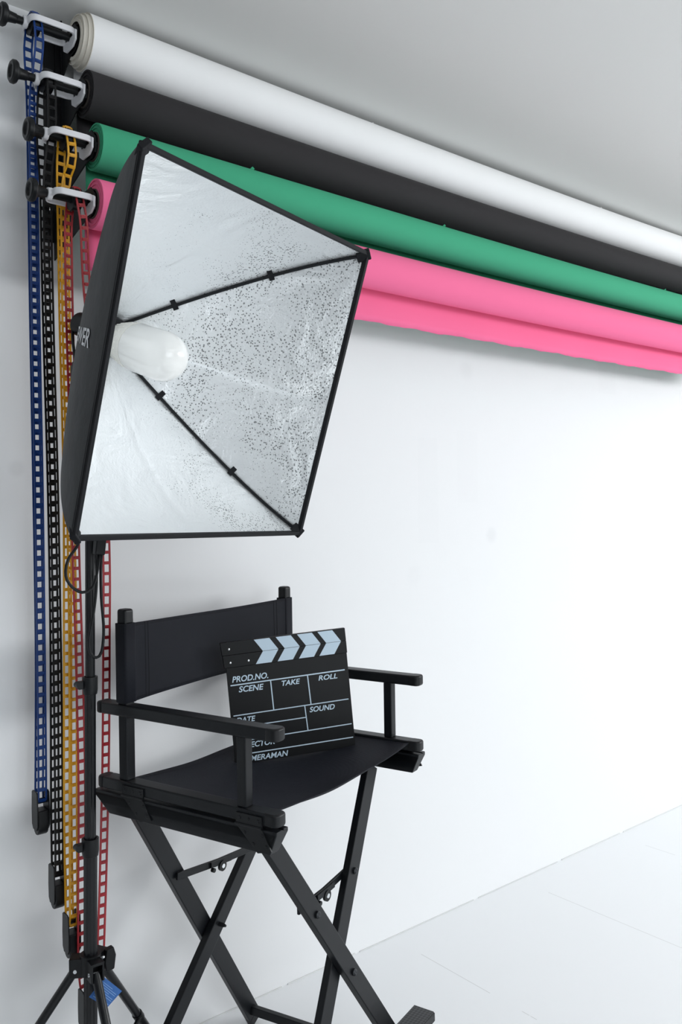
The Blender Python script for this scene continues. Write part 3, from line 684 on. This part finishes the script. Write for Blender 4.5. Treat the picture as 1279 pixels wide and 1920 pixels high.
# ------------------------------------------------------------------ director's chair (local: x across, y towards its back, z up)
ch = thing('director_chair', "tall black folding director's chair with canvas seat and back", 'chair', (0.74803, -0.29157, 0), rz=math.radians(18.015))
WD = 0.55; FV = 0.311
def P(u, v, z): return Vector((u, -v, z))
def bar_oriented(A, B, w, th, wide):
    A = Vector(A); B = Vector(B); d = (B - A).normalized(); wd = Vector(wide); wd = (wd - d * wd.dot(d)).normalized(); t = d.cross(wd)
    return MB().box((A + B) / 2, ((B - A).length / 2, w / 2, th / 2), d, wd, t)
def CB(m, name, mat, parent=ch, **k): return m.build(name, mat, parent, local=True, **k)
for side, uu in (('l', 0.0), ('r', WD)):
    out = -1 if side == 'l' else 1
    # armrest
    a = CB(MB().prism([(p[1] + uu, -p[0]) for p in stadium(-0.066, 0.385, 0.034, 6, 0.013)], (0, 0, 0.904), (1, 0, 0), (0, 1, 0), (0, 0, 1), 0.024), 'armrest', MAT['metal'], bevel=0.004, seg=3)
    for va, vb in ((-0.075, -0.055), (0.365, 0.398)):
        CB(MB().prism([(p[1] + uu, -p[0]) for p in stadium(va, vb, 0.035, 6, 0.012 if va > 0 else 0.0095)], (0, 0, 0.9035), (1, 0, 0), (0, 1, 0), (0, 0, 1), 0.025), 'end_cap', MAT['plastic'], a, bevel=0.005, seg=3)
    # seat rail
    r_ = CB(MB().prism([(p[1] + uu, -p[0]) for p in stadium(-0.064, 0.383, 0.034, 6, 0.013)], (0, 0, 0.749), (1, 0, 0), (0, 1, 0), (0, 0, 1), 0.024), 'seat_rail', MAT['metal'], bevel=0.004, seg=3)
    for va, vb in ((-0.075, -0.050), (0.360, 0.397)):
        CB(MB().prism([(p[1] + uu, -p[0]) for p in stadium(va, vb, 0.035, 6, 0.012)], (0, 0, 0.7485), (1, 0, 0), (0, 1, 0), (0, 0, 1), 0.025), 'end_cap', MAT['plastic'], r_, bevel=0.005, seg=3)
    # wedge-shaped rail below it
    wg = MB().hexa([P(uu - 0.014, -0.040, 0.698), P(uu + 0.012, -0.040, 0.698), P(uu + 0.012, 0.378, 0.698), P(uu - 0.014, 0.378, 0.698)],
                   [P(uu - 0.020, -0.078, 0.736), P(uu + 0.020, -0.078, 0.736), P(uu + 0.018, 0.396, 0.736), P(uu - 0.018, 0.396, 0.736)])
    wg.hexa([P(uu - 0.020, -0.078, 0.736), P(uu + 0.020, -0.078, 0.736), P(uu + 0.018, 0.396, 0.736), P(uu - 0.018, 0.396, 0.736)],
            [P(uu - 0.019, -0.080, 0.7445), P(uu - 0.002, -0.080, 0.7445), P(uu - 0.002, 0.398, 0.7445), P(uu - 0.019, 0.398, 0.7445)])
    wg.box(P(uu + 0.012, 0.160, 0.740), (0.007, 0.236, 0.0045))
    u_rail = CB(wg, 'lower_rail', MAT['metal'], bevel=0.002)
    # posts
    bp_ = CB(MB().box(P(uu, 0, 0.9385), (0.012, 0.012, 0.1665)), 'back_post', MAT['metal'], bevel=0.003)
    CB(MB().box(P(uu, 0, 1.107), (0.0128, 0.0128, 0.0165)), 'post_cap', MAT['plastic'], bp_, bevel=0.006, seg=3)
    CB(MB().box(P(uu, FV, 0.8385), (0.011, 0.011, 0.0665)), 'front_post', MAT['metal'], bevel=0.003)
    # hinge plates with rivets on the outer side
    for vc in (0.035, 0.335):
        hp = MB(); xo = uu + out * 0.0185
        hp.box((xo, -vc, 0.757), (0.0018, 0.030, 0.0095))
        hp.tube([(xo + out * 0.001, -(vc - 0.032), 0.746), (xo + out * 0.001, -(vc + 0.030), 0.746)], 0.0032, 8)
        ex = (out, 0, 0)
        hp.prism([(-(vc - 0.030), 0.745), (-(vc + 0.030), 0.745), (-(vc + 0.052), 0.708), (-(vc + 0.020), 0.700)], (uu + out * 0.0175, 0, 0), (0, 1, 0), (0, 0, 1), (out * 0.0028, 0, 0), 1)
        for dv in (-0.022, 0, 0.022): hp.lathe((xo + out * 0.0015, -(vc + dv), 0.758), ex, [(0, 0.0036), (0.0016, 0.003), (0.002, 0)], 10)
        for dv, zz in ((-0.010, 0.733), (0.030, 0.733), (0.010, 0.715), (0.040, 0.715)): hp.lathe((uu + out * 0.020, -(vc + dv), zz), ex, [(0, 0.0036), (0.0016, 0.003), (0.002, 0)], 10)
        CB(hp, 'hinge_plate', MAT['plastic'], u_rail)
# crossed legs
def leg(A, B, name='leg', w=0.041):
    o = CB(bar_oriented(A, B, w, 0.018, (1, 0, 0)), 'leg', MAT['metal'], bevel=0.0022)
    d = (Vector(B) - Vector(A)).normalized()
    CB(bar_oriented(Vector(B) - d * 0.025, Vector(B) + d * 0.006, w + 0.002, 0.020, (1, 0, 0)), 'foot_cap', MAT['plastic'], o, bevel=0.006, seg=3)
    return o
def at_z(A, B, z): A = Vector(A); B = Vector(B); return A + (B - A) * ((A.z - z) / (A.z - B.z))
ov = 0.0098
pA, pB = P(.015, .020 - ov, .712), P(.483, -.056 - ov, .010)
rA, rB = P(.548, .020 + ov, .712), P(.018, -.056 + ov, .010)
fA, fB = P(.050, .294 + ov, .712), P(.513, .374 + ov, .010)
qA, qB = P(.500, .294 - ov, .712), P(.045, .374 - ov, .010)
for A, B in ((pA, pB), (rA, rB), (fA, fB), (qA, qB)): leg(A, B)
def bolt(c, n_, L_=0.012, r=0.0075):
    m = MB().lathe(c, n_, [(0, 0), (0, r), (L_ * 0.35, r), (L_ * 0.5, r * 0.72), (L_ * 0.62, r * 0.55), (L_ * 0.62, r * 0.25), (L_ * 0.45, 0)], 18)
    return CB(m, 'bolt', MAT['bolt'])
fw = (0, -1, 0)
def on_front(A, B, z): q = at_z(A, B, z); return q + Vector((0, -0.009, 0))
bolt(on_front(pA, pB, 0.520), fw); bolt(on_front(rA, rB, 0.355), fw, 0.03, 0.005); bolt(on_front(fA, fB, 0.497), fw); bolt(on_front(fA, fB, 0.335), fw)
bolt(on_front(qA, qB, 0.515), fw); bolt(on_front(qA, qB, 0.372), fw, 0.014, 0.005); bolt(on_front(rA, rB, 0.512), fw)
def folding_brace(A, B):
    A = Vector(A); B = Vector(B); mid = (A + B) / 2 + Vector((0, 0, -0.004)); b = (B - A).normalized()
    m = bar_oriented(A - b * 0.008, mid + b * 0.008, 0.016, 0.006, (0, 0, 1))
    o = CB(m, 'folding_brace', MAT['metal'], bevel=0.0015)
    CB(bar_oriented(mid - b * 0.020, B + b * 0.008, 0.016, 0.006, (0, 0, 1)), 'brace_link', MAT['metal'], o, bevel=0.0015)
    CB(bar_oriented(mid + b * 0.03 + Vector((0, -0.006, 0.002)), mid - b * 0.035 + Vector((0, -0.006, 0.002)), 0.012, 0.004, (0, 0, 1)), 'lock_tab', MAT['metal'], o)
    k = MB().lathe(mid + Vector((0, -0.004, -0.008)), fw, [(0, 0), (0, 0.012), (0.006, 0.012), (0.006, 0)], 20)
    kk_ = CB(k, 'hinge_knuckle', MAT['plastic'], o)
    CB(MB().lathe(mid + Vector((0, -0.010, -0.008)), fw, [(0, 0.0055), (0.0015, 0.005), (0.0015, 0)], 14), 'hinge_pin', MAT['zinc'], o)
    CB(MB().lathe(mid - b * 0.030 + Vector((0, -0.004, -0.010)), fw, [(0, 0), (0, 0.005), (0.008, 0.005), (0.008, 0)], 12), 'stop_pin', MAT['plastic'], o)
folding_brace(on_front(pA, pB, 0.520) + Vector((0, -0.006, 0)), on_front(rA, rB, 0.505) + Vector((0, -0.006, 0)))
folding_brace(on_front(qA, qB, 0.510) * 0 + Vector((at_z(fA, fB, 0.497).x, at_z(qA, qB, 0.5).y + 0.013, 0.497)), Vector((at_z(qA, qB, 0.512).x, at_z(qA, qB, 0.5).y + 0.013, 0.512)))
# bars joining front and rear feet
for A, B in ((at_z(pA, pB, 0.045), at_z(fA, fB, 0.045)), (at_z(rA, rB, 0.045), at_z(qA, qB, 0.045))):
    CB(bar_oriented(A, B, 0.022, 0.015, (0, 0, 1)), 'side_bar', MAT['metal'], bevel=0.002)
# footrest with ribbed tread
fr_ = CB(MB().box(P(0.268, 0.414, 0.155), (0.245, 0.027, 0.010)), 'footrest', MAT['metal'], bevel=0.002)
CB(MB().box(P(0.268, 0.414, 0.1662), (0.242, 0.025, 0.0014)), 'tread', MAT['tread'], fr_)
# canvas seat
def seat_z(u, v):
    s = min(1, max(0, u / WD)); t = min(1, max(0, v / 0.372))
    return 0.770 - 4 * s * (1 - s) * (0.014 + 0.024 * math.sin(PI * t) ** 0.4) + 0.0012 * math.sin(14 * s + 6 * t) * math.sin(PI * s)
m = MB(); m.grid(lambda a, b: P(0.010 + a * 0.530, -0.004 + b * 0.376, seat_z(0.010 + a * 0.530, -0.004 + b * 0.376)), 48, 32)
seat = CB(m, 'seat_canvas', MAT['canvas'], solid=0.0022)
for vv in (0.006, 0.362):
    CB(MB().tube([P(0.012 + 0.526 * i / 40, vv, seat_z(0.012 + 0.526 * i / 40, vv) + 0.0012) for i in range(41)], 0.0006, 5), 'seam', MAT['webbing'], seat)
# canvas back with post sleeves
def back_path(a):
    """a 0..1 across; returns (u, v) on the canvas front face"""
    if a < 0.5: pass
    return a
m = MB(); pts2 = []
hw = 0.0150
ring = []
for k in range(9): ang_ = math.radians(180 + 90 * k / 8 * 0 + 0)
def sleeve(uu):
    p = []
    for (cx_, cy_, a0) in ((hw - 0.005, -hw + 0.005, -90), (hw - 0.005, hw - 0.005, 0), (-hw + 0.005, hw - 0.005, 90), (-hw + 0.005, -hw + 0.005, 180)):
        for k in range(5):
            a = math.radians(a0 + 90 * k / 4); p.append((uu + cx_ + 0.005 * math.cos(a), cy_ + 0.005 * math.sin(a)))
    return p
z0b, z1b = 0.932, 1.094
bc = MB()
for uu in (0.0, WD):
    sp_ = sleeve(uu); n = len(sp_)
    lo = [Vector((p[0], p[1], z0b)) for p in sp_]; hi = [Vector((p[0], p[1], z1b)) for p in sp_]
    bc.add(lo + hi, [(i, (i + 1) % n, n + (i + 1) % n, n + i) for i in range(n)], True)
def bk(a, b):
    uu = 0.006 + a * (WD - 0.012); s = a
    v = 0.0140 - 0.016 * math.sin(PI * s) ** 0.7 + 0.003 * math.sin(7 * s + 3 * b) * math.sin(PI * s)
    z = z0b + (z1b - z0b) * b
    z += -0.004 * 4 * s * (1 - s) * (1 if b > 0.5 else -1) * abs(2 * b - 1)
    return P(uu, v, z)
bc.grid(bk, 48, 14)
back = CB(bc, 'back_canvas', MAT['canvas'], solid=0.0020, flip=None)
for a in (0.075, 0.092, 0.905, 0.925):
    CB(MB().tube([bk(a, i / 12) + Vector((0, -0.0012, 0)) for i in range(13)], 0.0006, 5), 'seam', MAT['webbing'], back)
for b in (0.035, 0.965):
    CB(MB().tube([bk(i / 40, b) + Vector((0, -0.0012, 0)) for i in range(41)], 0.0005, 5), 'seam', MAT['webbing'], back)

# ------------------------------------------------------------------ clapperboard standing on the seat
BN = Vector((-0.404, -0.915, 0.0)).normalized()
BA = Vector((0.9099, -0.4096, 0.0660)); BA = (BA - BN * BA.dot(BN)).normalized()      # along the board, to the right
BD = -BN.cross(BA) if BN.cross(BA).z > 0 else BN.cross(BA)                             # down the board
BO = Vector((1.0135, -0.2492, 0.9600))
def Q(x, y, n=0.0): return BO + BA * x + BD * y + BN * n
cb = thing('clapperboard', 'black film clapperboard with pale blue lettering standing on the chair seat', 'clapperboard', tuple(Q(0.15, 0.226)))
def plate(poly, n0, n1):
    return MB().prism(poly, Q(0, 0, n0), BA, BD, BN, n1 - n0)
plate([(0, 0), (0.2895, 0), (0.2935, 0.2256), (0.0035, 0.2256)], -0.006, 0.0).build('board', MAT['board'], cb, bevel=0.0008)
plate([(-0.0062, -0.0290), (0.2895, -0.0296), (0.2900, -0.0006), (-0.0045, -0.0006)], -0.007, 0.0035).build('lower_stick', MAT['board'], cb, bevel=0.0006)
us = plate([(-0.0100, -0.0594), (0.2885, -0.0600), (0.2895, -0.0302), (-0.0070, -0.0296)], -0.007, 0.0035).build('upper_stick', MAT['board'], cb, bevel=0.0006)
n1 = 0.0040
cm = MB(); cu_ = MB()
for x0_, x1_ in ((0.0684, 0.1050), (0.1200, 0.1562), (0.1712, 0.2071), (0.2208, 0.2572)):
    w_ = x1_ - x0_
    cu_.prism([(x0_, -0.0584), (x1_, -0.0584), (x1_ + 0.0192, -0.0301), (x0_ + 0.0192, -0.0301)], Q(0, 0, n1 - 0.0006), BA, BD, BN, 0.0006)
    cm.prism([(x0_ + 0.0192, -0.0293), (x1_ + 0.0192, -0.0293), (x1_ + 0.0008, -0.0014), (x0_ + 0.0003, -0.0014)], Q(0, 0, n1 - 0.0006), BA, BD, BN, 0.0006)
cu_.build('chevron_stripes', MAT['board_print'], cb); cm.build('chevron_stripes', MAT['board_print'], cb)
for x_, y_ in ((0.0094, -0.0433), (0.0103, -0.0118), (0.0525, -0.0119)):
    MB().lathe(Q(x_, y_, 0.0035), BN, [(0, 0.0026), (0.0008, 0.0022), (0.0012, 0)], 14).build('rivet', MAT['zinc'], cb)
gl = MB(); lw = 0.00115
def seg_(x0_, y0_, x1_, y1_, w_=lw):
    a = Q(x0_, y0_, 0.0003); b = Q(x1_, y1_, 0.0003); d = (b - a).normalized()
    gl.box((a + b) / 2, ((b - a).length / 2, w_, 0.0003), d, BN.cross(d), BN)
seg_(0.0068, 0.0415, 0.2811, 0.0400, 0.0014); seg_(0.0080, 0.1120, 0.2849, 0.1109, 0.0012); seg_(0.0095, 0.1398, 0.1785, 0.1396)
seg_(0.0105, 0.1723, 0.2878, 0.1710, 0.0012); seg_(0.0110, 0.2034, 0.2891, 0.2036, 0.0012)
seg_(0.1007, 0.0415, 0.1027, 0.1115, 0.0013); seg_(0.1894, 0.0410, 0.1925, 0.1112, 0.0013); seg_(0.1771, 0.1118, 0.1803, 0.1715, 0.0012)
tag(gl.build('ruled_lines', MAT['board_print'], cb), 'pale blue ruled lines')
def board_text(t, x0_, y0_, x1_, y1_, h):
    v, f = letters(t, 1.0, 0.22, 0.022)
    mx = max(q.x for q in v); mn = min(q.x for q in v); hy = 0.70
    L_ = math.hypot(x1_ - x0_, y1_ - y0_)
    vs = []
    for q in v:
        s_ = (q.x - mn) / (mx - mn)
        vs.append(Q(x0_ + (x1_ - x0_) * s_, y0_ + (y1_ - y0_) * s_ - q.y / hy * h, 0.0005))
    tag(MB().add(vs, f).build('lettering', MAT['board_print'], cb, flip=None), 'pale blue slanted word ' + t)
board_text('PROD.NO.', 0.0113, 0.0348, 0.0960, 0.0350, 0.0135)
board_text('SCENE', 0.0248, 0.0590, 0.0835, 0.0598, 0.0132)
board_text('TAKE', 0.1262, 0.0578, 0.1705, 0.0580, 0.0118)
board_text('ROLL', 0.2150, 0.0572, 0.2618, 0.0575, 0.0115)
board_text('DATE', 0.0140, 0.1295, 0.0585, 0.1298, 0.0120)
board_text('SOUND', 0.1878, 0.1290, 0.2498, 0.1298, 0.0122)
board_text('PROD.CO.', 0.0150, 0.1565, 0.0960, 0.1570, 0.0118)
board_text('DIRECTOR', 0.0140, 0.1895, 0.0990, 0.1900, 0.0125)
board_text('CAMERAMAN', 0.0150, 0.2215, 0.1290, 0.2225, 0.0125)
